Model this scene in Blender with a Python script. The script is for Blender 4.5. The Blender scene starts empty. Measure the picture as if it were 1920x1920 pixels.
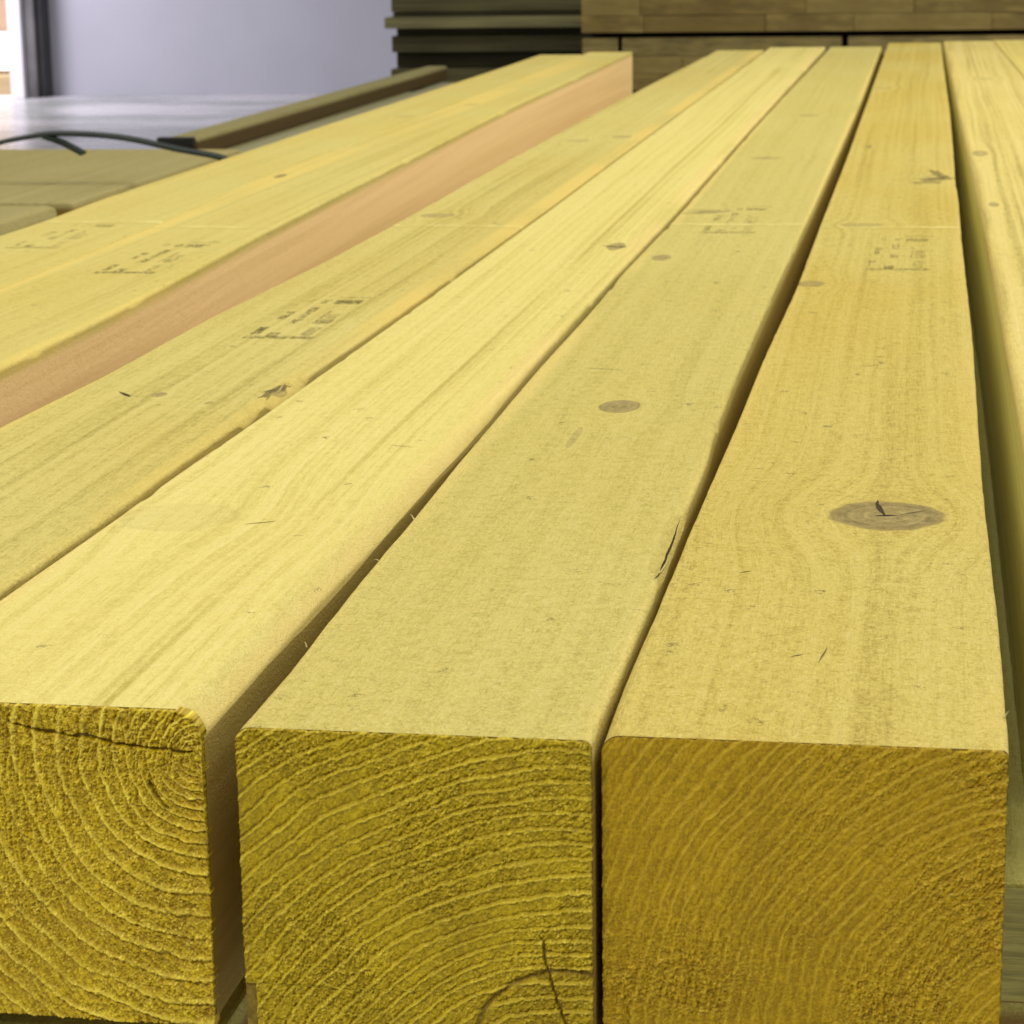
import bpy, math, random
import numpy as np
from mathutils import Matrix, Vector

# ------------------------------------------------------------------ camera, world, light
S = bpy.context.scene
C = S.collection
ZT = 0.85                       # height of the timber tops above the floor (m)
HC = 0.2105                     # camera height above the timber tops

cam_d = bpy.data.cameras.new('camera')
cam = bpy.data.objects.new('camera', cam_d); C.objects.link(cam)
PITCH, YAW, ROLL = math.radians(13.2289), math.radians(9.6147), math.radians(-0.8614)
fw = Vector((-math.sin(YAW)*math.cos(PITCH), math.cos(YAW)*math.cos(PITCH), -math.sin(PITCH)))
ri = Vector((math.cos(YAW), math.sin(YAW), 0)); up = ri.cross(fw)
r2 = ri*math.cos(ROLL)+up*math.sin(ROLL); u2 = up*math.cos(ROLL)-ri*math.sin(ROLL)
cam.matrix_world = Matrix(((r2.x, u2.x, -fw.x, 0), (r2.y, u2.y, -fw.y, 0), (r2.z, u2.z, -fw.z, ZT+HC), (0, 0, 0, 1)))
cam_d.sensor_width = 36; cam_d.lens = 36*4615.6/1920
cam_d.clip_start = 0.02; cam_d.clip_end = 200
cam_d.dof.use_dof = True; cam_d.dof.focus_distance = 0.83; cam_d.dof.aperture_fstop = 52
S.camera = cam

W = bpy.data.worlds.new('World'); S.world = W; W.use_nodes = True
W.node_tree.nodes['Background'].inputs[0].default_value = (1.0, 0.98, 0.94, 1)
W.node_tree.nodes['Background'].inputs[1].default_value = 0.54

def area(name, loc, target, sx, sy, power, col):
    d = bpy.data.lights.new(name, 'AREA'); d.shape = 'RECTANGLE'; d.size = sx; d.size_y = sy
    d.energy = power; d.color = col
    o = bpy.data.objects.new(name, d); C.objects.link(o)
    o.location = loc
    o.rotation_euler = (Vector(target)-Vector(loc)).to_track_quat('-Z', 'Y').to_euler()
    return o
area('overhead_light', (2.3, 3.4, 3.7), (-0.2, 1.9, 0.85), 1.4, 4.0, 152, (0.98, 0.98, 0.90))
area('overhead_light', (-0.38, 2.0, 4.3), (-0.38, 2.0, 0.85), 0.5, 3.2, 37, (0.98, 0.98, 0.90))
area('overhead_light', (-1.0, -1.5, 3.1), (-0.1, 0.6, 0.80), 0.9, 0.5, 55, (0.98, 0.98, 0.90))  # unseen fill lamp added behind the camera to brighten the end faces
area('door_light', (-6.9, 14.7, 1.9), (-6.0, 16.6, 0.2), 1.2, 1.8, 92, (0.93, 0.88, 1.0))

S.view_settings.view_transform = 'Standard'; S.view_settings.look = 'None'
S.view_settings.exposure = 0; S.view_settings.gamma = 1
S.render.engine = 'CYCLES'; S.cycles.max_bounces = 12; S.cycles.diffuse_bounces = 8

# ------------------------------------------------------------------ node expression helper
class X:
    def __init__(s, t, k): s.t = t; s.k = k
    def _m(s, op, *a):
        n = s.t.nodes.new('ShaderNodeMath'); n.operation = op
        for i, v in enumerate((s,)+a):
            if isinstance(v, X): s.t.links.new(v.k, n.inputs[i])
            else: n.inputs[i].default_value = v
        return X(s.t, n.outputs[0])
    def __add__(s, o): return s._m('ADD', o)
    __radd__ = __add__
    def __sub__(s, o): return s._m('SUBTRACT', o)
    def __rsub__(s, o): return (s*-1)+o
    def __mul__(s, o): return s._m('MULTIPLY', o)
    __rmul__ = __mul__
    def __truediv__(s, o): return s._m('DIVIDE', o)
    def p(s, e): return s._m('POWER', e)
    def abs(s): return s._m('ABSOLUTE')
    def sqrt(s): return s._m('SQRT')
    def exp(s): return s._m('EXPONENT')
    def sin(s): return s._m('SINE')
    def gt(s, v): return s._m('GREATER_THAN', v)
    def mx(s, v): return s._m('MAXIMUM', v)
    def mn(s, v): return s._m('MINIMUM', v)
    def step(s, a, b):            # smoothstep a -> b (a may exceed b)
        n = s.t.nodes.new('ShaderNodeMapRange'); n.interpolation_type = 'SMOOTHSTEP'
        s.t.links.new(s.k, n.inputs[0])
        if a < b: v = (a, b, 0, 1)
        else: v = (b, a, 1, 0)
        for i in range(4): n.inputs[i+1].default_value = v[i]
        return X(s.t, n.outputs[0])

def xyz(t):
    tc = t.nodes.new('ShaderNodeTexCoord'); sp = t.nodes.new('ShaderNodeSeparateXYZ')
    t.links.new(tc.outputs['Object'], sp.inputs[0])
    return [X(t, sp.outputs[i]) for i in range(3)]
def vec(t, a, b, c):
    n = t.nodes.new('ShaderNodeCombineXYZ')
    for i, v in enumerate((a, b, c)):
        if isinstance(v, X): t.links.new(v.k, n.inputs[i])
        else: n.inputs[i].default_value = v
    return n.outputs[0]
def noise(t, v, scale=1, detail=2, rough=.5, dist=0):
    n = t.nodes.new('ShaderNodeTexNoise'); t.links.new(v, n.inputs['Vector'])
    n.inputs['Scale'].default_value = scale; n.inputs['Detail'].default_value = detail
    n.inputs['Roughness'].default_value = rough; n.inputs['Distortion'].default_value = dist
    return X(t, n.outputs[0])
def voro(t, v, scale, rnd=1):
    n = t.nodes.new('ShaderNodeTexVoronoi'); t.links.new(v, n.inputs['Vector'])
    n.inputs['Scale'].default_value = scale; n.inputs['Randomness'].default_value = rnd
    sp = t.nodes.new('ShaderNodeSeparateXYZ'); t.links.new(n.outputs['Color'], sp.inputs[0])
    return X(t, n.outputs['Distance']), X(t, sp.outputs[0])
def mix(t, f, a, b):
    n = t.nodes.new('ShaderNodeMix'); n.data_type = 'RGBA'; n.clamp_factor = True
    if isinstance(f, X): t.links.new(f.k, n.inputs[0])
    else: n.inputs[0].default_value = f
    for i, v in ((6, a), (7, b)):
        if isinstance(v, tuple): n.inputs[i].default_value = (*v, 1)
        else: t.links.new(v, n.inputs[i])
    return n.outputs[2]
def newmat(name):
    m = bpy.data.materials.new(name); m.use_nodes = True
    t = m.node_tree; return m, t, t.nodes['Principled BSDF']
def bump(t, b, h, dist, strength=1):
    n = t.nodes.new('ShaderNodeBump'); n.inputs['Distance'].default_value = dist
    n.inputs['Strength'].default_value = strength
    t.links.new(h.k, n.inputs['Height']); t.links.new(n.outputs[0], b.inputs['Normal'])

def wood(name, base, warm, dark, side, knots=(), cracks=(), seed=0., fuzz=1., lines=.5, band=None, edge=.0,
         patch=.5, ripple=0., stripes=(), edgecol=(.68, .50, .13), th=0, sidez=(.003, .010)):
    """planed treated timber, beam along local Y, top at local z = 0"""
    m, t, b = newmat(name)
    x, y, z = xyz(t)
    if th: z = z-th
    sd = seed
    xs = x + z*0.8                                         # rings carry on round the corner
    wob = (noise(t, vec(t, x*6+sd, y*1.6, sd), 1, 2)-.5)*.010
    g = xs + wob
    kcol = None; kmask = None
    gx = g
    for (kx, ky, rx, ry, st) in knots:
        dx = (x-kx)/(rx*2.0); dy = (y-ky)/(ry*2.6)
        e = ((dx*dx+dy*dy)*-1).exp()
        gx = gx - (x-kx)*e*min(.95, .35+.6*st)
    # growth lines
    st1 = noise(t, vec(t, gx*260, y*1.1+sd*3, sd), 1, 2, .6)
    st2 = noise(t, vec(t, gx*95, y*.5+sd, sd*2), 1, 1, .5)
    vis = noise(t, vec(t, x*14, y*2.2, sd+7), 1, 2).step(.38, .62)
    ln = (st2*9+gx*160).sin()*.5+.5
    ln = ln.p(5)
    # roughness of the surface
    iso = vec(t, x+sd, y, z)
    f1 = noise(t, iso, 620, 2, .6, .6)
    f2 = noise(t, iso, 1500, 1, .6)
    f3 = noise(t, iso, 160, 3, .6)
    cl = noise(t, vec(t, x*26, y*9, sd+3), 1, 3, .6)
    low = noise(t, vec(t, x*9, y*3.2, sd+11), 1, 2, .5)
    worm = 1-(f1-.5).abs()*9
    c = mix(t, low.step(.3, .7)*patch, base, warm)
    f4 = noise(t, vec(t, x*1+sd+4, y*.7, z), 330, 2, .7, 1.4)
    tone = (st1-.5)*.62*lines + (f1-.5)*.42*fuzz + (f4-.5)*.55*fuzz + (f3-.5)*.42*fuzz + (f2-.5)*.45*fuzz + (noise(t, vec(t, gx*900, y*60, sd), 1, 2, .7)-.5)*.45*lines - ln*.15*lines*(vis*.8+.2)
    if ripple:
        rp = (noise(t, vec(t, x*60, y*520, sd), 1, 1)-.5)*ripple*noise(t, vec(t, x*30, y*8, sd+5), 1, 1).step(.5, .68)
        tone = tone+rp
    for (sx, sw, ss) in stripes:                            # single broad growth bands
        q = (xs+wob*.5-sx).abs().step(sw, sw*.35)*ss
        tone = tone-q*noise(t, vec(t, x*8, y*2.5, sd+2), 1, 1).step(.25, .5)
    c = mix(t, (tone*-2.15).mx(0), c, dark)
    c = mix(t, (tone*1.6).mx(0), c, (min(1, base[0]*1.14), min(1, base[1]*1.16), base[2]*1.7))
    # small dark specks
    wj = (f1-.5)*.012; wk = (f3-.5)*.016
    d1, r1 = voro(t, vec(t, x+sd+wj, y*.8+wk, z), 95)
    sp = d1.step(.17, .05)*r1.gt(.76)*noise(t, iso, 40, 1).step(.3, .52)
    d2, r2_ = voro(t, vec(t, x+sd*2+wj, y*.6+wk*.5, z), 300)
    sp2 = d2.step(.3, .12)*r2_.gt(.72)*cl.step(.45, .6)*.45
    c = mix(t, (sp*.8).mx(sp2*fuzz), c, (.10, .075, .02))
    # arris worn paler
    if edge:
        e = (x.abs()).step(.0435, .0485)*edge*noise(t, vec(t, x*0, y*3, sd), 1, 2).step(.3, .6)
        c = mix(t, e, c, edgecol)
    hk = None
    for (kx, ky, rx, ry, st) in knots:
        wx = (noise(t, iso, 90, 2)-.5)*.25
        dx = (x-kx)/rx*1.04; dy = (y-ky)/ry*1.04
        d = (dx*dx+dy*dy).sqrt()+wx
        ring = noise(t, vec(t, d*5, sd, sd), 1, 1)
        kc = mix(t, ((ring-.5)*1.8+.5+(f4-.5)*.9+(f3-.5)*1.2), (.20, .145, .045), (.44, .345, .125))
        c = mix(t, d.step(1.16, .90)*st, c, kc)
        c = mix(t, (d-1.0).abs().step(.09, .01)*st*.5, c, (.20, .13, .04))
    for (ax, ay, bx, by, w, ss) in cracks:
        L = math.hypot(bx-ax, by-ay); ux, uy = (bx-ax)/L, (by-ay)/L
        wv = (noise(t, vec(t, x*90, y*70, sd), 1, 2)-.5)*w*3.5
        al = ((x-ax)*ux+(y-ay)*uy)/L
        pe = ((x-ax)*(-uy)+(y-ay)*ux+wv).abs()
        wid = (al*(1-al)*4).mx(0.0)
        q = (pe/(wid*w+1e-6)).step(1.15, .6)*al.gt(0)*(1-al).gt(0)*ss
        c = mix(t, q, c, (.055, .035, .01))
        hk = q if hk is None else hk+q
    if band:                                               # pale mark pressed by a strap
        wy = (noise(t, vec(t, x*50, sd, sd), 1, 2)-.5)*.006
        q = (y-band[0]-x*band[1]+wy).abs().step(.0085, .004)
        c = mix(t, q*.40*noise(t, iso, 28, 3, .7).step(.38, .62), c, (.84, .72, .27))
        c = mix(t, (y-band[0]-x*band[1]+wy+.010).abs().step(.006, .001)*.18, c, dark)
    # side faces
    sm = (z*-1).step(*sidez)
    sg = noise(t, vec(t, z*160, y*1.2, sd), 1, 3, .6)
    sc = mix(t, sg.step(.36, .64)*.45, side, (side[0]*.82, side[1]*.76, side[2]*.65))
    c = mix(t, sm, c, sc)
    t.links.new(c, b.inputs['Base Color'])
    b.inputs['Roughness'].default_value = .75
    b.inputs['Specular IOR Level'].default_value = .12
    saw = (noise(t, vec(t, x*22, y*330, sd+6), 1, 2, .6, .3)-.5)*noise(t, vec(t, x*9, y*7, sd+8), 1, 2).step(.35, .6)
    hair = noise(t, vec(t, gx*1100, y*90, sd), 1, 2, .7, .4)
    h = (saw*1.3 + hair*.9*fuzz)*(1-(z*-1).step(.0005, .004)*.85) + f4*.6*fuzz + f1*.5*fuzz + f2*.4*fuzz + f3*.8*fuzz + st1*.5*lines + worm.mx(0)*.25*fuzz
    if hk is not None: h = h-hk*3
    bump(t, b, h, .00095, .8)
    return m

def grainmat(name, lo, mid, hi, seed=0., spec=.35):
    """sawn end grain; 'ring' and 'tone' come from the growth ring mesh attributes"""
    m, t, b = newmat(name)
    x, y, z = xyz(t)
    def att(n):
        a = t.nodes.new('ShaderNodeAttribute'); a.attribute_name = n
        return X(t, a.outputs['Fac'])
    ring, tone, mark = att('ring'), att('tone'), att('mark')
    f = noise(t, vec(t, x+seed, y*0, z), 1900, 2, .6)
    c = mix(t, (tone+(f-.5)*.5), lo, mid)
    c = mix(t, ring*.75, c, hi)
    c = mix(t, mark, c, (.12, .055, .008))
    t.links.new(c, b.inputs['Base Color'])
    b.inputs['Roughness'].default_value = .5
    b.inputs['Specular IOR Level'].default_value = spec
    bump(t, b, f, .0004, .8)
    return m

def plain(name, col, rough=.7, var=.25, scale=20, stretch=(1, 1, 1), spec=.3, col2=None, bmp=0):
    m, t, b = newmat(name)
    x, y, z = xyz(t)
    n = noise(t, vec(t, x*stretch[0], y*stretch[1], z*stretch[2]), scale, 4, .6)
    c2 = col2 or tuple(v*(1-var*1.6) for v in col)
    c = mix(t, n.step(.3, .7), col, c2)
    t.links.new(c, b.inputs['Base Color'])
    b.inputs['Roughness'].default_value = rough
    b.inputs['Specular IOR Level'].default_value = spec
    if bmp: bump(t, b, n, bmp)
    return m

def emis(name, col, s):
    m, t, b = newmat(name)
    b.inputs['Base Color'].default_value = (*col, 1)
    b.inputs['Emission Color'].default_value = (*col, 1); b.inputs['Emission Strength'].default_value = s
    return m

# ------------------------------------------------------------------ mesh helpers
def mesh_obj(name, verts, faces, mat, loc=(0, 0, 0), parent=None, smooth=False):
    me = bpy.data.meshes.new(name); me.from_pydata([tuple(map(float, v)) for v in verts], [], faces)
    me.materials.append(mat); me.update()
    if smooth: me.polygons.foreach_set('use_smooth', [True]*len(me.polygons))
    o = bpy.data.objects.new(name, me); C.objects.link(o); o.location = loc
    if parent: o.parent = parent
    return o
def tag(o, label=None, cat=None, group=None, kind=None):
    if label: o['label'] = label
    if cat: o['category'] = cat
    if group: o['group'] = group
    if kind or label: o['kind'] = kind or 'thing'
    return o
def box_data(x0, x1, y0, y1, z0, z1, bev=0.002, jit=0, rnd=random):
    """box with all edges chamfered"""
    import bmesh
    bm = bmesh.new()
    bmesh.ops.create_cube(bm, size=1)
    for v in bm.verts:
        v.co.x = x0 if v.co.x < 0 else x1; v.co.y = y0 if v.co.y < 0 else y1; v.co.z = z0 if v.co.z < 0 else z1
        if jit: v.co += Vector((rnd.uniform(-jit, jit), rnd.uniform(-jit, jit), rnd.uniform(-jit, jit)))
    if bev: bmesh.ops.bevel(bm, geom=list(bm.edges), offset=bev, segments=2, affect='EDGES', profile=.6)
    return bm
def box(name, x0, x1, y0, y1, z0, z1, mat, bev=0.002, parent=None, jit=0):
    cx, cy = (x0+x1)/2, (y0+y1)/2
    bm = box_data(x0-cx, x1-cx, y0-cy, y1-cy, 0, z1-z0, bev, jit)
    me = bpy.data.meshes.new(name); bm.to_mesh(me); bm.free(); me.materials.append(mat)
    o = bpy.data.objects.new(name, me); C.objects.link(o); o.location = (cx, cy, z0)
    if parent:
        o.parent = parent; o.location = Vector((cx, cy, z0))-parent.location
    return o

_rs = np.random.RandomState(5)
_lat = _rs.rand(512, 512)
def vnoise(x, y, seed=0):
    x = x+seed*17.31+200; y = y+seed*9.77+200
    xi = np.floor(x).astype(int); yi = np.floor(y).astype(int); fx = x-xi; fy = y-yi
    fx = fx*fx*fx*(fx*(fx*6-15)+10); fy = fy*fy*fy*(fy*(fy*6-15)+10)
    g = lambda a, b: _lat[a % 512, b % 512]
    return (g(xi, yi)*(1-fx)+g(xi+1, yi)*fx)*(1-fy)+(g(xi, yi+1)*(1-fx)+g(xi+1, yi+1)*fx)*fy
def fbm(x, y, seed=0, o=3):
    s = 0; a = 1; n = 0
    for i in range(o): s = s+a*vnoise(x*2**i, y*2**i, seed+i*3); n += a; a *= .55
    return s/n

# ------------------------------------------------------------------ timber beam
def stations(y0, y1):
    ys = [y0]; 
    while ys[-1] < y1:
        ys.append(ys[-1]+max(.003, .006*(ys[-1]/.8)**1.5))
    ys[-1] = y1
    return np.array(ys)
def beam(label, L, R, y0, y1, mat, h=.098, rl=.0014, rr=.0014, capmat=None, ztop=0., chip=None, grain=None, name='timber_beam', cat='timber beam', group='beams laid side by side in the top layer', rough=.00025, rlvar=0., rrvar=0., seed=1, lowjog=None):
    ys = stations(y0, y1)
    xl = np.interp(ys, [p[1] for p in L], [p[0] for p in L])
    xr = np.interp(ys, [p[1] for p in R], [p[0] for p in R])
    k = np.ones(7)/7
    def smooth(a):
        b = np.convolve(np.pad(a, 3, mode='edge'), k, 'valid'); return b
    xl = smooth(xl)+(fbm(ys*60, ys*0, seed)-.5)*rough*2; xr = smooth(xr)+(fbm(ys*60, ys*0+5, seed+1)-.5)*rough*2
    xc = (xl[0]+xr[0])/2
    rr = np.array([rr(v) for v in ys]) if callable(rr) else rr
    rl = np.array([rl(v) for v in ys]) if callable(rl) else rl
    RL = rl*(1+rlvar*2*(fbm(ys*5, ys*0, seed+4)-.5)); RR = rr*(1+rrvar*2*(fbm(ys*5, ys*0, seed+5)-.5))
    RR = RR+.0022*np.clip((fbm(ys*22, ys*0, seed+60)-.70)*9, 0, 1); RL = RL+.0018*np.clip((fbm(ys*26, ys*0, seed+61)-.72)*9, 0, 1)
    if chip:                                            # bit broken out of the right arris
        for (ya, yb, dep) in chip:
            q = np.clip(1-np.abs((ys-(ya+yb)/2)/((yb-ya)/2)), 0, 1)
            RR = RR+dep*np.minimum(1, q*2.5)*(.7+.6*fbm(ys*300, ys*0, seed+9))
    nseg = 6
    prof = []                                           # per vertex: (side, corner, angle)
    verts = []
    for i, y in enumerate(ys):
        a, b, p, q = xl[i], xr[i], RL[i], RR[i]
        row = [(a+.002, -h), (a, -h+.002), (a, -p-.0012)]
        for s in range(nseg+1):
            th = math.pi-(math.pi/2)*s/nseg
            row.append((a+p+p*math.cos(th), -p+p*math.sin(th)))
        tl, tr = a+p+.0010, b-q-.0010
        for s in range(0, 6): row.append((tl+(tr-tl)*s/5, 0))
        for s in range(nseg+1):
            th = math.pi/2-(math.pi/2)*s/nseg
            f_ = .8*min(1, max(0, (q-.002)/.003)); w_ = s/nseg
            ax_, az_ = b-q+q*math.cos(th), -q+q*math.sin(th)
            row.append((ax_*(1-f_)+(b-q*(1-w_))*f_, az_*(1-f_)+(-q*w_)*f_))
        row += [(b, -q-.0012), (b, -h+.002), (b-.002, -h)]
        verts += [(r[0]-xc, y-y0, r[1]) for r in row]
    n = len(row); faces = []
    for i in range(len(ys)-1):
        for j in range(n):
            faces.append((i*n+j, i*n+(j+1) % n, (i+1)*n+(j+1) % n, (i+1)*n+j))
    faces.append(tuple((len(ys)-1)*n+j for j in range(n)))
    faces.append(tuple(reversed(range(n))))
    root = bpy.data.objects.new(name, None); C.objects.link(root); root.location = (xc, y0, ZT+ztop); root.empty_display_size = .05
    o = mesh_obj('beam_body', verts, faces, mat, parent=root)
    sm = [False]*len(faces)
    o.data.polygons.foreach_set('use_smooth', sm)
    o.data.materials.append(CAP); o.data.polygons[len(faces)-1].material_index = 1; o.data.polygons[len(faces)-2].material_index = 1
    tag(root, label, cat, group, 'thing'); o = root
    if grain: endgrain(o, xl[0]-xc, xr[0]-xc, h, RL[0], RR[0], grain, lowjog)
    return o

def endgrain(parent, a, b, h, rl, rr, G, lowjog):
    n = int(G.get('n', 300)*1.2)
    ins = .00012
    a += ins; b -= ins
    u = np.linspace(0, 1, n); v = np.linspace(0, 1, n)
    U, V = np.meshgrid(u, v)
    Z0 = -h+V*h
    Xp = a+(b-a)*U
    Xp = Xp+(fbm(Z0*900, U*0, G['seed']+40)-.5)*.0007*np.where(U < .5, 1-U*2, U*2-1)
    if lowjog: Xp = np.where(Z0 < lowjog[0], Xp+(1-U)*lowjog[1], Xp)
    # rounded top corners
    top = np.zeros_like(U)-ins
    dl = np.clip(rl-(Xp-a), 0, rl); dr = np.clip(rr-(b-Xp), 0, rr)
    top = top-(rl-np.sqrt(np.maximum(rl*rl-dl*dl, 0)))-(rr-np.sqrt(np.maximum(rr*rr-dr*dr, 0)))
    rag = (fbm(Xp*700, V*0, G['seed']+30)-.5)*.0011+(fbm(Xp*160, V*0, G['seed']+31)-.5)*.0009
    Zp = -h+(top+h+np.minimum(rag, .0001)*np.clip((V-.9)*10, 0, 1))*V
    px, pz = G['pith']; sd = G['seed']
    wx = (fbm(Xp*38, Zp*38, sd, 2)-.5)*.0045; wz = (fbm(Xp*38, Zp*38, sd+5, 2)-.5)*.0045
    f1 = (fbm(Xp*420, Zp*420, sd+6)-.5)*.0011
    dx = Xp-px+wx; dz = Zp-pz+wz
    r = np.hypot(dx, dz)+f1
    th = np.arctan2(dz, dx)
    rr_ = np.linspace(0, .3, 3000)
    sp = np.minimum(G['smax'], G['smin']+rr_*G['sgrow'])*(.72+.56*fbm(rr_*170, rr_*0, sd+8))
    nn = np.concatenate([[0], np.cumsum((rr_[1]-rr_[0])/sp[:-1])])
    ph = np.interp(r, rr_, nn) % 1.0
    lw = G.get('lw', .26)
    ring = np.exp(-((ph-.5)/(lw*.5))**2)
    ring *= np.clip(.05+1.5*fbm(Xp*110, Zp*110, sd+12, 4), .25, 1.2)*(.65+.5*vnoise(np.floor(np.interp(r, rr_, nn))*7.3, U*0, sd+50))
    groove = np.exp(-((ph-.5-lw*.8)/(lw*.4))**2)
    # torn fibres: short wandering strands
    q = .0011
    wa = (fbm(Xp/.0015, Zp/.0015, sd+13)-.5)*1.6
    n1 = vnoise(Xp/q+wa, Zp/q-wa, sd+14); n2 = vnoise(Xp/.0019+wa, Zp/.0019+wa, sd+15)
    strand = (1-np.abs(n1-.5)*5).clip(0, 1)*.6+(1-np.abs(n2-.5)*5).clip(0, 1)*.5
    rad = vnoise(th*r/.0007, r/.0035, sd+16)             # strands that run out from the pith
    rgh = fbm(Xp*30, Zp*30, sd+17)
    rgh = np.clip((rgh-.5)*2.6+G.get('rbias', .7), .12, 1.25)
    if G.get('smooth'):                                 # an area cut cleaner than the rest
        sx, sz, sr = G['smooth']
        rgh = rgh*np.clip((np.hypot(Xp-sx, Zp-sz)/sr)**3, .12, 1)
    fine = vnoise(Xp/.00055, Zp/.00055, sd+18)
    fine2 = vnoise(Xp/.00034+wa, Zp/.00034, sd+44)
    glint = np.clip((fine2-.66)*6, 0, 1)*np.clip(rgh, 0, 1)*(vnoise(Xp/.0013, Zp/.0013, sd+45) > .52)
    pit = np.clip((.24-fine2)*5, 0, 1)*np.clip(rgh, 0, 1)
    hgt = ring*G['ridge']-groove*G['ridge']*.7+rgh*G['fuzz']*(strand*.55+rad*.6*G.get('radial', 1)+fine*.45+fine2*.35+n1*.3)
    hgt += (fbm(Xp*110, Zp*110, sd+19)-.5)*.0008
    mark = np.zeros_like(U)
    for (ax, az, bx, bz, w, dep) in G.get('cracks', ()):
        L = math.hypot(bx-ax, bz-az); ux, uz = (bx-ax)/L, (bz-az)/L
        al = ((Xp-ax)*ux+(Zp-az)*uz)/L
        pe = np.abs(-(Xp-ax)*uz+(Zp-az)*ux+(fbm(Xp*220, Zp*220, sd+21)-.5)*.0022+np.sin(al*3.1)*G.get('bow', 0))
        ww = w*np.clip(np.minimum(al, 1-al)*8, 0, 1)*(.4+1.1*fbm(al*14, al*0, sd+22))
        m = np.clip(1.4-pe/np.maximum(ww, 1e-6), 0, 1)*(al > 0)*(al < 1)
        hgt -= m*dep; mark = np.maximum(mark, m*.9)
    if 'knot' in G:
        kx, kz, kr = G['knot']
        d = np.hypot(Xp-kx, (Zp-kz))+(fbm(Xp*150, Zp*150, sd+23)-.5)*.0016
        m = np.exp(-((d-kr)/.0009)**2); hgt -= m*.0012; mark = np.maximum(mark, m*.75)
        mark = np.maximum(mark, np.where(d < kr, .14, 0))
    d_edge = np.minimum(np.minimum(U, 1-U)*(b-a), -Zp)
    Yp = -hgt.clip(-.003, .004)-.0003
    Yp = np.maximum(Yp, -.0024)
    verts = np.stack([Xp, Yp, Zp], -1).reshape(-1, 3)
    idx = np.arange(n*n).reshape(n, n)
    q4 = np.stack([idx[:-1, :-1], idx[:-1, 1:], idx[1:, 1:], idx[1:, :-1]], -1).reshape(-1, 4)
    # skirt going back into the beam
    loop = np.concatenate([idx[0, :-1], idx[:-1, -1], idx[-1, :0:-1], idx[:0:-1, 0]])
    sk = verts[loop].copy(); sk[:, 1] = .003
    base = len(verts); m_ = len(loop); ids = base+np.arange(m_)
    verts = np.concatenate([verts, sk])
    q5 = np.stack([loop, ids, np.roll(ids, -1), np.roll(loop, -1)], -1)
    quads = np.concatenate([q4, q5]).astype(np.int32)
    me = bpy.data.meshes.new('end_grain')
    me.vertices.add(len(verts)); me.vertices.foreach_set('co', verts.astype(np.float32).ravel())
    me.loops.add(quads.size); me.loops.foreach_set('vertex_index', quads.ravel())
    me.polygons.add(len(quads)); me.polygons.foreach_set('loop_start', np.arange(0, quads.size, 4, dtype=np.int32))
    me.update(calc_edges=True); me.validate()
    def attr(nm, arr):
        at = me.attributes.new(nm, 'FLOAT', 'POINT')
        vals = np.concatenate([arr.ravel(), arr.ravel()[loop]]).astype(np.float32)
        at.data.foreach_set('value', vals)
    attr('ring', np.clip(ring*.75*G.get('rc', 1)+glint*.9, 0, 1.2)); attr('mark', np.maximum(mark, np.maximum(pit*.55, groove*.30*np.clip(ring+.3, 0, 1))))  # glints painted into ring, shade of pits and grooves painted into mark
    attr('tone', np.clip(.25+.5*fbm(Xp*60, Zp*60, sd+25)+.8*(fine-.5)+.6*(strand-.4)+.7*(rad-.5)*G.get('radial', 1), 0, 1))
    me.materials.append(G['mat'])
    me.polygons.foreach_set('use_smooth', [True]*len(me.polygons))
    o = bpy.data.objects.new('end_grain', me); C.objects.link(o); o.parent = parent
    return o

# ------------------------------------------------------------------ the setting
def floor_mat():
    m, t, b = newmat('polished_concrete')
    x, y, z = xyz(t)
    n = noise(t, vec(t, x*.5, y*.9, z), 1.2, 5, .6); n2 = noise(t, vec(t, x, y, z), 9, 3)
    c = mix(t, n.step(.42, .58), (.36, .37, .36), (.66, .64, .66))
    c = mix(t, n2.step(.5, .75)*.3, c, (.40, .40, .40))
    t.links.new(c, b.inputs['Base Color'])
    b.inputs['Specular IOR Level'].default_value = .6
    t.links.new((n2*.2+.16).k, b.inputs['Roughness'])
    return m
fl = mesh_obj('floor', [(-30, -3, 0), (8, -3, 0), (8, 16.75, 0), (-30, 16.75, 0)], [(0, 1, 2, 3)], floor_mat())
tag(fl, kind='structure')
yd = mesh_obj('yard_ground', [(-30, 16.75, -.004), (8, 16.75, -.004), (8, 30, -.004), (-30, 30, -.004)], [(0, 1, 2, 3)], plain('yard_dirt', (.55, .43, .27), .95, .1, 1.5, spec=0))
tag(yd, kind='structure')
wallm = plain('painted_panel', (.44, .44, .50), .6, .04, 1.5)
w = box('wall', -6.06, 6.0, 16.7, 16.9, 0, 5, wallm, 0)
tag(w, 'pale lavender grey wall panel behind the timber, lit from the left', 'wall')
dp = box('steel_column', -6.135, -6.066, 16.45, 16.66, 0, 5, plain('mid_steel', (.15, .142, .145), .6, .3, 3), .004)
tag(dp, 'dark grey steel upright at the left end of the lavender wall', 'column')
box('flange', -6.066, -6.03, 16.50, 16.66, 0.0, 5, plain('dark_steel', (.04, .038, .038), .6, .3, 3), .002, parent=dp)
fr = box('door_frame', -6.24, -6.145, 16.4, 16.8, 0, 5, plain('white_frame', (.80, .77, .84), .5, .04, 3), .01)
tag(fr, 'white door frame post beside the bright opening', 'door frame')
ow = box('outer_wall', -13, -4, 19.6, 19.8, 0, 6, plain('peach_render', (.80, .56, .43), .8, .12, 1.0), 0)
tag(ow, 'peach wall seen through the opening at the far left', 'wall')
area('yard_light', (-8.0, 18.0, 4.0), (-7.5, 19.6, .6), 1.5, 1.0, 110, (1, .97, .92))
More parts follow.
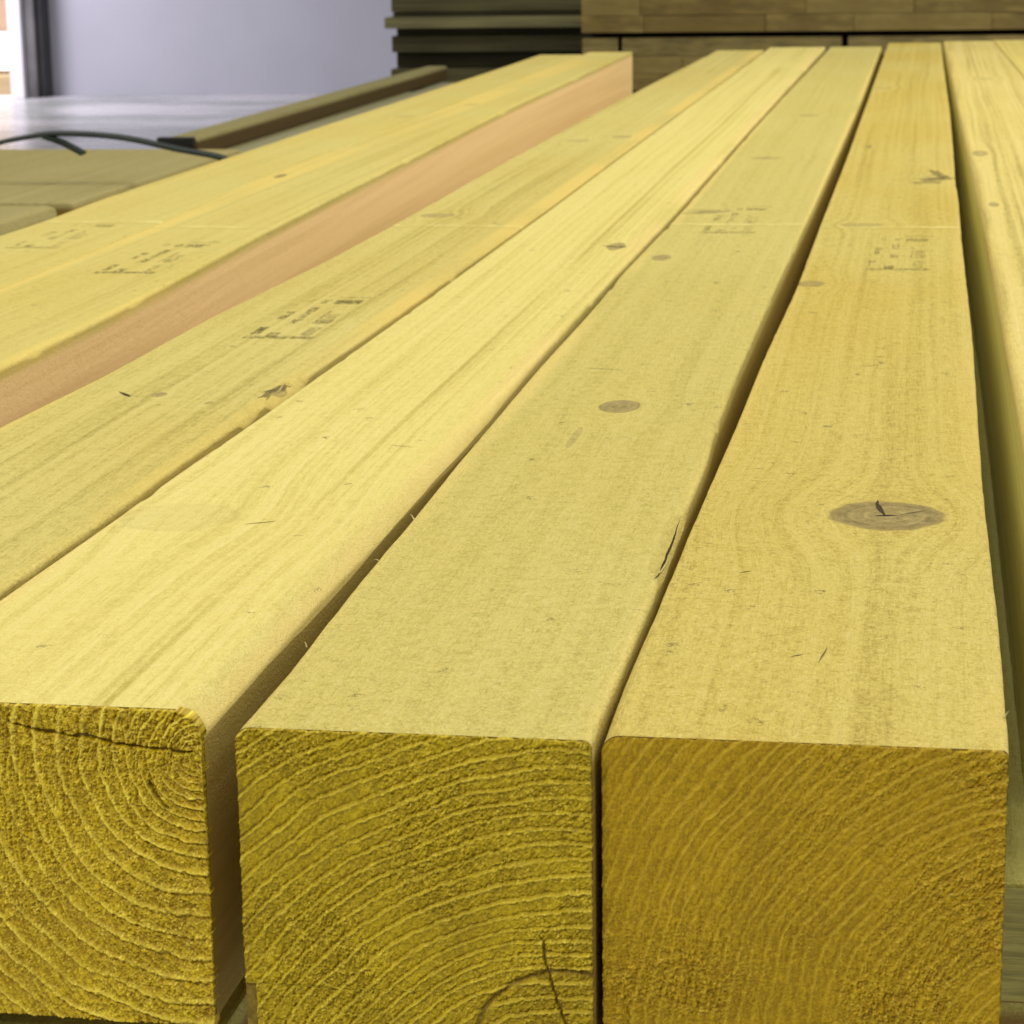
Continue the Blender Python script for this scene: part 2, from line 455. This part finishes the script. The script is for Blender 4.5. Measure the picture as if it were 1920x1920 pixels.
wn = bpy.data.objects.new('lit_window', None); C.objects.link(wn); wn.location = (-8.2, 19.55, .3)
tag(wn, 'overexposed white window behind the opening at the far left', 'window')
box('window_frame', -9.22, -7.225, 19.52, 19.59, .02, .34, plain('window_rim', (.8, .8, .78), .5, .05), .03, parent=wn)
box('pane', -9.2, -7.245, 19.495, 19.517, .035, .325, emis('bright_pane', (1, 1, .98), 4.0), .01, parent=wn)
# ------------------------------------------------------------------ the six near beams
G_ = 'beams laid side by side in the top layer'
YG = (.58, .475, .14); YG2 = (.55, .43, .11); DK = (.28, .22, .04)
A1L = [(-.6701, 1.0), (-.6701, 1.7213), (-.6678, 1.796), (-.6772, 1.9683), (-.6772, 2.3467), (-.6785, 2.742), (-.6773, 4.0116), (-.6813, 4.3777)]
AS = [(-.5670, .6), (-.5674, 1.4519), (-.5692, 1.6072), (-.5752, 1.8497), (-.5865, 2.0751), (-.6048, 4.4245)]
A2R = [(-.4601, .6), (-.4601, 1.1707), (-.4623, 1.3594), (-.4698, 1.5523), (-.4781, 1.7589), (-.5109, 3.0617), (-.5261, 4.4718)]
BL = [(-.404, .6), (-.404, 1.0233), (-.3993, 1.1571), (-.4002, 1.3494), (-.3928, 1.575), (-.3908, 1.8203), (-.3930, 2.3756), (-.3875, 3.4002), (-.3744, 4.5496)]
BR = [(-.3006, .6), (-.3006, .7522), (-.2990, .8614), (-.3000, .9354), (-.2985, 1.0966), (-.2948, 1.3667), (-.294, 1.5263), (-.2918, 1.8925), (-.2920, 2.8914), (-.2916, 4.438)]
CL = [(-.2969, .6), (-.2969, .7425), (-.2955, .849), (-.2955, .9379), (-.2935, 1.0298), (-.2906, 1.347), (-.2890, 1.8741), (-.2890, 2.858), (-.2868, 4.4374)]
CR = [(-.1960, .6), (-.1962, .6284), (-.1965, .7112), (-.1959, .7905), (-.1943, .9438), (-.192, 1.0548), (-.1923, 1.1939), (-.1917, 1.4389), (-.1915, 1.5346), (-.189, 1.8737), (-.1898, 2.7443), (-.1861, 4.5618)]
DL = [(-.1831, .6), (-.1831, .6265), (-.1818, .6831), (-.1839, .7882), (-.1846, .8953), (-.1859, .9568), (-.1875, 1.1942), (-.1865, 1.4112), (-.1880, 1.5225), (-.1847, 1.8595), (-.1850, 2.7441), (-.1765, 4.5603)]
DR = [(-.0843, .6), (-.0843, .6196), (-.0848, .645), (-.0843, .6978), (-.0840, .7635), (-.0846, .7983), (-.0853, .8591), (-.0849, .9727), (-.0873, 1.0474), (-.0883, 1.1796), (-.0879, 1.4073), (-.0873, 1.6289), (-.0854, 1.9328), (-.0842, 2.3305), (-.082, 3.041), (-.0846, 4.5462)]
EL = [(-.0825, .6), (-.0825, .6234), (-.0828, .6395), (-.0827, .6897), (-.0811, .7542), (-.0808, .8483), (-.0801, .9452), (-.079, 1.0565), (-.0784, 1.2458), (-.0751, 1.4843), (-.0751, 1.8182), (-.0738, 2.3305), (-.0748, 4.5856)]
ER = [(.0250, .6), (.0250, .6254), (.0253, .6525), (.0255, .7457), (.0249, .8747), (.0246, .9555), (.025, 1.0427), (.0264, 1.3207), (.0256, 1.7084), (.0262, 2.0395), (.0247, 2.1222), (.0256, 2.3306), (.0262, 2.9469), (.0215, 4.7409)]
FL = [(.0425, .9), (.0425, 1.0111), (.0426, 1.1134), (.0428, 1.3937), (.0419, 1.885), (.0372, 2.6514), (.0259, 4.7401)]
FR = [(.1430, .9), (.1348, 3.627), (.1195, 4.8136)]

def kn(pts, xc, y0):              # knot centres given in pile coordinates
    return [(x-xc, y-y0, rx, ry, s) for (x, y, rx, ry, s) in pts]
def cr(pts, xc, y0): return [(a-xc, b-y0, c-xc, d-y0, w, s) for (a, b, c, d, w, s) in pts]

CAP = plain('sawn_end', (.24, .16, .02), .9, .3, 400)
gC = grainmat('end_grain_coarse', (.30, .18, .002), (.60, .43, .008), (.95, .76, .09), .3, .28)
gD = grainmat('end_grain_olive', (.27, .18, .002), (.50, .36, .006), (.78, .61, .06), .7, .22)
gE = grainmat('end_grain_brown', (.28, .165, .001), (.45, .285, .003), (.72, .51, .04), 1.1, .22)

mA1 = wood('timber_outer_left', YG, (.56, .42, .09), DK, (.56, .36, .12), kn([(-.615, 2.9, .012, .014, .4)], -.62, .70), seed=.9, fuzz=.6, lines=.6, band=(1.11, .02), edge=.2)
beam('outermost left beam, seen beyond the pink sided one, with a faint printed stamp', A1L, [(x-.0006, y) for x, y in AS], .70, 4.38, mA1, grain=None, seed=11)
mA2 = wood('timber_pink_side', YG, (.56, .42, .09), DK, (.88, .62, .29), kn([(-.5757, 2.1705, .0045, .016, 1), (-.57, 3.1, .01, .014, .4)], -.5135, .70), seed=1.7, fuzz=.6, lines=.6, band=(1.08, -.03), edge=.5, edgecol=(.74, .54, .14))
oA2 = beam('beam with a smooth pinkish tan side face exposed beside the wide gap', [(x+.0006, y) for x, y in AS], A2R, .70, 4.47, mA2, seed=12, rr=.0026)
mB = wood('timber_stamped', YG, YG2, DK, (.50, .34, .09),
          kn([(-.3679, 1.8605, .013, .014, .7), (-.3544, 1.1057, .0035, .006, .9), (-.355, 2.55, .012, .014, .5), (-.315, 2.6, .010, .016, .7), (-.3015, 1.125, .0032, .012, .7)], -.3505, .66),
          cr([(-.376, 1.112, -.3655, 1.099, .0016, 1), (-.3045, 1.10, -.3005, 1.145, .0022, .7), (-.3075, 1.115, -.302, 1.125, .0008, .8)], -.3505, .66), seed=2.3, fuzz=.8, lines=.9, band=(1.135, -.05), edge=.8, patch=.8)
oB = beam('stamped beam right of the wide gap with a chipped knot on its right edge', BL, BR, .66, 4.50, mB, seed=13, rr=.0018, chip=[(1.085, 1.165, .0040)])
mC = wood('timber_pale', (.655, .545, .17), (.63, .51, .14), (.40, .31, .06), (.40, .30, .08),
          kn([(-.272, .862, .022, .022, .12), (-.2088, 1.6769, .006, .020, .85)], -.2467, .635),
          cr([(-.245, .853, -.2335, .860, .0007, .8), (-.2195, 1.679, -.2005, 1.672, .0035, 1), (-.222, 1.0, -.21, .996, .0005, .7)], -.2467, .635),
          seed=3.1, fuzz=.6, lines=.95, sidez=(.0066, .0082), edge=.6, edgecol=(.72, .54, .19), patch=.5,
          stripes=((.0210, .0020, .22), (.0275, .0009, .14), (.0315, .0007, .12), (-.004, .0007, .12), (-.016, .0006, .10), (-.030, .0006, .08)))
oC = beam('palest beam with smooth top and coarse end grain, at the lower left corner', CL, CR, .635, 4.60, mC, seed=14, rr=lambda y: .0078 if y < .80 else max(.0022, .0078-(y-.80)*.014), rrvar=.3, h=.095,
          grain=dict(n=330, mat=gC, seed=3, pith=(.0495, -.013), smin=.0014, smax=.0064, sgrow=.11, lw=.22, ridge=.0010, fuzz=.0011, radial=1.3, rbias=.95,
                     cracks=((-.008, -.0055, .0505, -.0125, .0005, .004), (.034, -.02, .040, -.030, .0004, .002)), bow=.0006))
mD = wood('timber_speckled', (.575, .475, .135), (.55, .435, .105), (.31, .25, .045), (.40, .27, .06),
          kn([(-.1348, 1.0952, .0092, .0150, 1), (-.1714, 1.6191, .0062, .015, .85), (-.165, 1.90, .016, .009, .5), (-.1456, 1.0234, .0018, .022, .45), (-.1352, 2.9, .012, .018, .5), (-.15, 2.35, .014, .012, .6)], -.1337, .6215),
          cr([(-.0862, .790, -.0868, .888, .00032, 1), (-.185, 1.878, -.145, 1.90, .006, .45), (-.165, 1.195, -.145, 1.19, .001, .6)], -.1337, .6215),
          seed=4.4, fuzz=1.1, lines=.5, band=(1.19, 0), edge=.55, edgecol=(.74, .56, .17), patch=.6)
oD = beam('middle front beam, speckled top, knot arc in lower end', DL, DR, .6215, 4.60, mD, seed=15, rl=lambda y: max(.0012, .0040-max(0, y-.622)*.03), rr=.0022, h=.1, chip=[(.785, .90, .003)], lowjog=(-.0745, .0032),
          grain=dict(n=340, mat=gD, seed=5, pith=(.050, -.140), smin=.0043, smax=.0046, sgrow=.02, lw=.20, ridge=.0008, fuzz=.0010, radial=.7, rbias=.75,
                     cracks=((.0345, -.055, .0430, -.086, .00035, .003),), bow=.0006, knot=(.0420, -.0930, .0268)))
mE = wood('timber_golden', (.58, .46, .115), (.555, .40, .07), (.31, .215, .03), (.72, .64, .24),  # extra light put into the side colour, to bounce into the gap
          kn([(-.0108, .8911, .0207, .0225, 1), (-.0676, 1.5009, .0085, .013, .7), (-.0557, 2.4755, .0035, .012, .9), (.0065, 2.1541, .009, .014, .6), (-.045, 1.81, .016, .012, .45), (-.06, 3.4, .012, .018, .4)], -.0285, .6265),
          cr([(-.0150, .917, -.0125, .889, .0010, 1), (-.0155, .889, -.0065, .8915, .0013, 1), (-.0065, .892, .004, .902, .0006, .8), (-.002, 2.13, .024, 2.175, .014, .5), (.004, 2.24, .017, 2.15, .005, .6), (-.010, 2.11, .012, 2.135, .009, .45),
              (-.036, .706, -.0325, .709, .0006, .8), (-.0275, .700, -.0255, .718, .0003, .7), (-.0585, .802, -.0545, .806, .0005, .9), (-.0295, 1.21, -.0185, 1.215, .001, .5)], -.0285, .6265),
          seed=5.2, fuzz=1.15, lines=.85, band=(1.172, .0), edge=.35, patch=.9, ripple=.35)
oE = beam('right front beam, golden top, large round knot with a split', EL, ER, .6265, 4.74, mE, seed=16, rl=lambda y: max(.0012, .0050-max(0, y-.64)*.03), rr=.0018, h=.1,
          grain=dict(n=340, mat=gE, seed=9, pith=(.072, -.088), smin=.0030, smax=.0040, sgrow=.010, lw=.28, rc=.5, ridge=.00036, fuzz=.0011, radial=.9, rbias=.72, smooth=(-.045, -.01, .055)))
mF = wood('timber_streaky', (.64, .51, .155), (.60, .46, .12), (.38, .29, .07), (.74, .69, .22),  # side colour lifted: light painted onto the shaded left face
          kn([(.05, 2.40, .007, .03, .7), (.052, 1.95, .004, .015, .8), (.08, 3.6, .012, .02, .4)], .0920, .90), seed=6.6, fuzz=.7, lines=1.6, edge=.3, patch=.6,
          stripes=((-.030, .0035, .18), (-.022, .0015, .15)))
beam('streaky beam at the right edge, green side face in deep shade', FL, FR, .90, 4.80, mF, seed=17, rl=.006, rlvar=.6, h=.11)
mG = wood('timber_outer_right', (.62, .49, .13), (.60, .46, .11), DK, (.4, .3, .1), seed=7.7, fuzz=.6, lines=.8)
beam('outermost beam at the far right, only its far end in view', [(x+.0012, y) for x, y in FR], [(x+.101, y) for x, y in FR], .90, 4.83, mG, seed=18)

# black bark left on the underside of the pale beam
rs = np.random.RandomState(3)
vs = []; fs = []; nb = 60
for i in range(nb):
    x = -.075+i*.052/nb
    j = rs.rand(4)
    t_ = math.sin(min(1, (nb-1-i)/12)*math.pi/2)
    hh = (.0022+.0014*j[0])*t_+.0002
    for (yy, zz) in ((-.0022-.001*j[1], -.0948+.0012*j[2]*t_), (-.0026-.001*j[2], -.0948-hh), (.03, -.0950-hh*1.2), (.03, -.0945)):
        vs.append((x, yy, zz))
for i in range(nb-1):
    for k in range(4):
        fs.append((i*4+k, i*4+(k+1) % 4, i*4+4+(k+1) % 4, i*4+4+k))
mesh_obj('bark', vs, fs, plain('black_bark', (.012, .009, .006), .9, .4, 300, bmp=.0008), parent=oC)['label'] = 'strip of black bark under the lower left edge'

def splinter(parent, x, y, dx, dy, dz, w):
    px, py, pz = parent.location
    P = []
    for i in range(6):
        f = i/5; ww = w*(1-f)*.5+.00005
        c_ = (x+dx*f-px, y+dy*f-py, dz*math.sin(f*2.2)-.0003)
        for a, b in ((-1, -1), (1, -1), (1, 1), (-1, 1)): P.append((c_[0]+a*ww*.6, c_[1]+a*ww, c_[2]+b*ww*.5))
    F = [(i*4+k, i*4+(k+1) % 4, i*4+4+(k+1) % 4, i*4+4+k) for i in range(5) for k in range(4)]+[(3, 2, 1, 0), (20, 21, 22, 23)]
    mesh_obj('splinter', P, F, splm, parent=parent)
splm = plain('torn_fibre', (.50, .40, .14), .8, .2, 200)
for a in ((-.1838, .868, -.0025, .004, .0012, .0005), (-.1832, .806, -.002, -.002, .001, .0005), (-.1826, .70, -.0015, .003, .001, .0004)): splinter(oD, *a)
splinter(oD, -.0852, .800, .0018, .026, .0003, .0012)
for a in ((-.3010, 1.118, .002, .010, .003, .0012), (-.3020, 1.10, .003, .006, .002, .0008)): splinter(oB, *a)
splinter(oE, .0247, .655, .0015, .004, .001, .0006)
# printed grade stamps: worn ink blocks and frame lines
def inkmat(name, op, seed):
    m, t, b = newmat(name)
    x, y, z = xyz(t)
    n = noise(t, vec(t, x+seed, y*.5, z), 420, 3, .6)
    b.inputs['Base Color'].default_value = (.13, .105, .03, 1); b.inputs['Roughness'].default_value = .8
    b.inputs['Specular IOR Level'].default_value = .1
    t.links.new((n.step(.32, .66)*op).k, b.inputs['Alpha'])
    return m
STAMP = [(300, 890, 1560, 925, .55), (660, 835, 860, 900, .8), (1235, 745, 1440, 880, .5), (330, 745, 480, 860, .8), (400, 480, 555, 605, 1),
         (740, 405, 905, 480, .9), (765, 490, 880, 590, .6), (740, 610, 905, 680, 1), (1150, 455, 1215, 600, .55), (1150, 615, 1470, 680, .7), (1240, 520, 1460, 600, .35),
         (470, 255, 590, 305, .4), (770, 265, 930, 325, .6), (1020, 265, 1520, 330, .85), (980, 205, 1600, 222, .4)]
def stamp(parent, cx, cy, op, seed, skew=0., ly=.185, lx=.0395, hollow=0):
    rnd = random.Random(seed)
    mats = {}
    vs, fs, mi = [], [], []
    def q(x0, y0, x1, y1, k):
        b0 = len(vs)
        for (a, b) in ((x0, y0), (x1, y0), (x1, y1), (x0, y1)):
            u = (a-950)/1260*lx; v = -(b-560)/745*ly
            for zz in (.00012, .00022): vs.append((u+v*skew+cx-parent.location.x, v+cy-parent.location.y, zz))
        fs.append((b0+1, b0+3, b0+5, b0+7)); mi.append(k)
        for s in range(4): a, b = b0+2*s, b0+2*((s+1) % 4); fs.append((a, b, b+1, a+1)); mi.append(k)
    keys = []
    for (x0, y0, x1, y1, s) in STAMP:
        k = 0 if s > .75 else (1 if s > .5 else 2)
        w, h = x1-x0, y1-y0
        if h < 40 or (seed % 2 and rnd.random() < .15): q(x0, y0, x1, y1, k)
        else:                                             # broken up into strokes like worn characters
            n = max(2, int(w/46))
            for i in range(n):
                a = x0+w*i/n; bb = a+w/n*.72
                t0 = rnd.random()
                q(a, y0, bb, y0+h*.42*(1 if t0 > .3 else .6), k)
                if t0 > .15: q(a+w/n*.05, y0+h*.52, bb, y1, k)
                if t0 > .5: q(a, y0+h*.42, a+w/n*.3, y0+h*.52, k)
    me = bpy.data.meshes.new('stamp'); me.from_pydata(vs, [], fs)
    for k, a in enumerate((.9, .62, .4)): me.materials.append(inkmat('stamp_ink', a*op, seed+k))
    me.polygons.foreach_set('material_index', mi); me.update()
    o = bpy.data.objects.new('stamp', me); C.objects.link(o); o.parent = parent
    return o
stamp(oE, -.0149, 1.655, .70, 1, .01)
stamp(oD, -.1380, 1.845, .62, 2, .0)
stamp(oB, -.3430, 1.350, .95, 3, -.02, .16)
stamp(oA2, -.5120, 1.605, .95, 4, -.02, .17)
stamp([o for o in C.objects if 'outermost left beam' in str(o.get('label'))][0], -.6200, 1.725, .55, 5, -.02, .16)

# ------------------------------------------------------------------ layer below, bearers, rack
mL = wood('timber_lower', (.50, .45, .13), (.46, .40, .10), (.25, .2, .04), (.26, .17, .045), seed=8.1, fuzz=.8, lines=1.2, th=.045)
mLg = plain('board_end_green', (.40, .35, .10), .7, .3, 30, (1, 1, 14), bmp=.0004)
xs0 = [(-.757, .72), (-.646, .70), (-.535, .72), (-.424, .66), (-.313, .665), (-.202, .80), (-.091, .84), (.020, .82), (.131, .84)]
names_ = ['under the outermost left beam', 'under the pink sided beam', 'under the wide gap', 'under the stamped beam', 'under the palest beam at the lower left corner',
          'under the middle front beam', 'under the right front beam', 'showing its end at the right edge', 'under the outermost right beam']
for i, (x0, y0) in enumerate(xs0):
    o = box('timber_board', x0, x0+.108, y0, 4.5, ZT-.1135-.045, ZT-.1135, mL, .0015)
    tag(o, 'lower layer board ' + names_[i], 'board', 'boards of the layer below')
    if x0 > 0:
        e = box('end_face', x0+.002, x0+.106, y0-.0012, y0+.001, ZT-.157, ZT-.115, mLg, .0003); e.parent = o; e.location = e.location-o.location
o = box('timber_board', .018, .142, .835, 4.5, ZT-.207, ZT-.1605, mL, .0015)
tag(o, 'dim board at the bottom right corner, below the green board end', 'board', 'boards of the layer below')
stick = plain('sticker_wood', (.66, .60, .38), .8, .3, 60)
for i, yy in enumerate((1.55, 3.9)):
    o = box('bearer', -.74, .018, yy, yy+.05, ZT-.1133, ZT-.0985, stick, .001)
    tag(o, ('near' if i == 0 else 'far')+' thin cross bearer hidden between the two layers', 'bearer')
st = plain('rack_steel', (.08, .09, .10), .5, .2, 8)
for i, yy in enumerate((1.2, 3.7)):
    o = bpy.data.objects.new('support_trestle', None); C.objects.link(o); o.location = (-.8, yy, 0)
    l = box('crossbar', -2.1, .5, yy, yy+.1, ZT-.32, ZT-.21, st, .004); l.parent = o; l.location = l.location-o.location
    tag(o, ('near' if i == 0 else 'far')+' steel trestle carrying the timber', 'trestle')
    for xx in (-2.0, .35):
        l = box('leg', xx, xx+.08, yy+.01, yy+.09, 0, ZT-.3205, st, .004); l.parent = o; l.location = l.location-o.location

# ------------------------------------------------------------------ low pack at the left with strap
pk = wood('pack_timber', (.37, .31, .115), (.34, .28, .10), (.18, .14, .04), (.26, .165, .035), seed=9.3, fuzz=.8, lines=.9, th=.045)
pk2 = wood('pack_timber_dark', (.30, .26, .10), (.28, .24, .09), (.10, .08, .03), (.085, .055, .018), seed=10.3, fuzz=.8, lines=.9, th=.034)
def pack_board(x0, x1, y0, y1, z1, th, mat, label, grp='boards in the low pack on the left', bev=.006):
    o = box('timber_board', x0, x1, y0, y1, ZT+z1-th, ZT+z1, mat, bev); tag(o, label, 'board', grp); return o
pack_board(-1.55, -1.030, 1.9, 2.845, -.10, .06, pk, 'short brown board end at the left edge, nearest of the low pack', bev=.012)
pack_board(-1.75, -1.018, 2.862, 3.62, -.10, .045, pk, 'wide tan board beneath the loose dark strap')
o = pack_board(-1.70, -1.035, 2.0, 3.55, -.146, .05, pk, 'board beneath the wide tan board')
pack_board(-1.204, -1.150, 3.83, 5.95, -.10, .034, pk2, 'long dark sided board with a black capped end')
pack_board(-1.149, -1.108, 3.80, 5.85, -.134, .03, wood('pack_timber_grey', (.34, .31, .17), (.30, .27, .14), (.14, .12, .05), (.12, .085, .03), seed=12.1, th=.03), 'grey topped board just right of the long dark board')
pack_board(-1.30, -1.04, 3.78, 6.0, -.165, .05, pk2, 'dark board underneath the grey topped board')
pack_board(-1.30, -1.02, 3.63, 3.79, -.128, .03, pk, 'tan board end behind the wide tan board')
cap = box('end_cap', -1.212, -1.152, 3.812, 3.829, ZT-.114, ZT-.0985, plain('black_plastic', (.012, .012, .010), .5, .2, 50), .002)
tag(cap, 'black plastic cap on the near end of the long dark board', 'end cap')
o = bpy.data.objects.new('support_trestle', None); C.objects.link(o); o.location = (-1.4, 3.2, 0)
l = box('crossbar', -1.9, -.95, 3.2, 3.3, ZT-.31, ZT-.2165, st, .004); l.parent = o; l.location = l.location-o.location
tag(o, 'steel trestle under the low pack on the left', 'trestle')
for xx in (-1.85, -1.05):
    l = box('leg', xx, xx+.06, 3.21, 3.29, 0, ZT-.3105, st, .003); l.parent = o; l.location = l.location-o.location

def strap(pts, w, th, mat, parent=None, name='strap'):
    P = np.array(pts, float); t = np.linspace(0, len(P)-1, 14*(len(P)-1)+1)
    def cat(a):
        out = []
        for s in t:
            i = min(int(s), len(P)-2); f = s-i
            p0 = a[max(i-1, 0)]; p1 = a[i]; p2 = a[i+1]; p3 = a[min(i+2, len(P)-1)]
            out.append(.5*((2*p1)+(-p0+p2)*f+(2*p0-5*p1+4*p2-p3)*f*f+(-p0+3*p1-3*p2+p3)*f**3))
        return np.array(out)
    Q = np.stack([cat(P[:, k]) for k in range(3)], -1)
    vs, fs = [], []
    for i in range(len(Q)):
        T = Q[min(i+1, len(Q)-1)]-Q[max(i-1, 0)]; T /= np.linalg.norm(T)
        Yv = np.array([0, 1, .25]); Yv -= T*(T@Yv); Yv /= np.linalg.norm(Yv); N = np.cross(T, Yv)
        for a, b in ((-1, -1), (1, -1), (1, 1), (-1, 1)): vs.append(Q[i]+Yv*a*w/2+N*b*th/2)
    for i in range(len(Q)-1):
        for k in range(4): fs.append((i*4+k, i*4+(k+1) % 4, i*4+4+(k+1) % 4, i*4+4+k))
    fs += [(3, 2, 1, 0), tuple(len(vs)-4+k for k in range(4))]
    return mesh_obj(name, vs, fs, mat, parent=parent)
sm_ = plain('strap_plastic', (.012, .020, .012), .45, .2, 40)
# strap curve (x, z below the top plane) in the cross plane at y = 3.15
SP = [(-1.235, -.0585), (-1.199, -.047), (-1.162, -.040), (-1.125, -.0355), (-1.067, -.037), (-1.017, -.043), (-.960, -.055), (-.900, -.0665), (-.880, -.0800), (-.885, -.1000)]
so = strap([(x, 3.10, ZT+z) for x, z in SP], .013, .0035, sm_)
tag(so, 'loose dark green strap arching over the low pack on the left', 'strap')
strap([(-1.135, 3.095, ZT-.0385), (-1.108, 3.09, ZT-.0470), (-1.080, 3.085, ZT-.0600)], .013, .0035, sm_, parent=so, name='loose_end')

# ------------------------------------------------------------------ stack of board ends behind
dm0 = plain('gap_shade', (.03, .022, .01), .9, .3, 9)  # near black, shade of the gap put into the colour
rnd = random.Random(4)
endm = []
for k, (c1, c2) in enumerate((((.24, .17, .048), (.13, .088, .022)), ((.21, .145, .038), (.12, .08, .02)), ((.235, .17, .050), (.18, .125, .034)), ((.175, .12, .032), (.14, .092, .022)))):
    endm.append(plain('stacked_end_grain', c1, .8, .2, 11, (1, 1, 3.2), col2=c2))
YB = 6.0
ORD = ['leftmost', 'second from the left', 'third from the left', 'fourth from the left', 'fifth from the left', 'sixth from the left', 'seventh from the left', 'eighth from the left', 'ninth from the left', 'tenth from the left', 'eleventh from the left', 'rightmost']
def ends(widths, z0, x0, label, grp, rown):
    for r, ws in enumerate(widths):
        x = x0
        for c, k in enumerate(ws):
            w = .0945*k; zz = z0+r*.0405
            o = box('timber_board', x+.0004, x+w-.0004, YB+rnd.uniform(0, .005), YB+1.2, ZT+zz+.0004, ZT+zz+.0402, rnd.choice(endm), .0008)
            x += w
            wide = 'wide ' if k > 1.5 else ''
            tag(o, '%s%s, %s in the %s row' % (wide, label, ORD[c] if c < len(ws)-1 else 'rightmost', rown[r]), 'board', grp)
ends([[1.6, 3.1, 2.2, 3.4, 2.2], [1.5, 4.2, 2.7, 3.9]], -.027, -.829, 'brown board above the dark gap', 'boards in the upper pack behind', ('lower', 'upper'))
ends([[1, 3.2, 1.8], [2.6, 3.4]], -.165, -.829, 'dim board below the dark gap', 'boards in the lower pack behind', ('lower', 'upper'))
batm = [plain('batten_wood', (.23, .175, .055), .8, .3, 14, (1, 1, 5)), plain('batten_wood_pale', (.28, .21, .07), .8, .3, 14, (1, 1, 5))]
for (a, b, l, m_) in ((-.829, -.742, 'short batten end under the dark gap, nearest the dark rack', 0), (-.732, -.205, 'long flat batten under the dark gap, left of the notch', 0), (-.190, .30, 'long flat batten under the dark gap, right of the notch', 1)):
    o = box('batten', a, b, YB+.014, YB+.1, ZT-.084, ZT-.040, batm[m_], .002); tag(o, l, 'batten')
for i, xx in enumerate((-.80, -.30, .2)):
    o = box('bearer', xx, xx+.05, YB+.51, YB+1.1, ZT-.083, ZT-.0268, stick, 0)
    tag(o, ('left', 'middle', 'right')[i]+' hidden bearer in the dark gap of the pack behind', 'bearer', 'bearers in the dark gap')
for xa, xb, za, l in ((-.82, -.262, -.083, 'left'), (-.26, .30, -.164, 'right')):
    o = box('batten', xa, xb, YB+.11, YB+.14, ZT+za, ZT-.0272, dm0, 0); tag(o, 'added dark board closing off the shaded gap of the pack behind, %s piece' % l, 'batten')  # added backing that keeps the gap dark
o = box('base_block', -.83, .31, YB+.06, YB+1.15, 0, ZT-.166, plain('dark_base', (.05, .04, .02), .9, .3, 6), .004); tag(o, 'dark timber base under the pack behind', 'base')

# ------------------------------------------------------------------ dark boards lying crosswise at the left of the stack
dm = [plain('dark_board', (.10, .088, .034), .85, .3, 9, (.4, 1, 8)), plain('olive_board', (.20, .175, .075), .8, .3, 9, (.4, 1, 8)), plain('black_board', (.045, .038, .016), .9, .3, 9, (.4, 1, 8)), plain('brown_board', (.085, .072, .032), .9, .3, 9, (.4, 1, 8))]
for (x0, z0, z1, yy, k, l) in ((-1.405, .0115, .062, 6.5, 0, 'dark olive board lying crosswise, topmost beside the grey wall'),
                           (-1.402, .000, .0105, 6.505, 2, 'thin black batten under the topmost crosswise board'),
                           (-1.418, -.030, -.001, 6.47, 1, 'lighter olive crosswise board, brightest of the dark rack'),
                           (-1.398, -.050, -.0315, 6.53, 2, 'black filler board standing in for the shadow gap'),  # shade between the boards put in as a black board
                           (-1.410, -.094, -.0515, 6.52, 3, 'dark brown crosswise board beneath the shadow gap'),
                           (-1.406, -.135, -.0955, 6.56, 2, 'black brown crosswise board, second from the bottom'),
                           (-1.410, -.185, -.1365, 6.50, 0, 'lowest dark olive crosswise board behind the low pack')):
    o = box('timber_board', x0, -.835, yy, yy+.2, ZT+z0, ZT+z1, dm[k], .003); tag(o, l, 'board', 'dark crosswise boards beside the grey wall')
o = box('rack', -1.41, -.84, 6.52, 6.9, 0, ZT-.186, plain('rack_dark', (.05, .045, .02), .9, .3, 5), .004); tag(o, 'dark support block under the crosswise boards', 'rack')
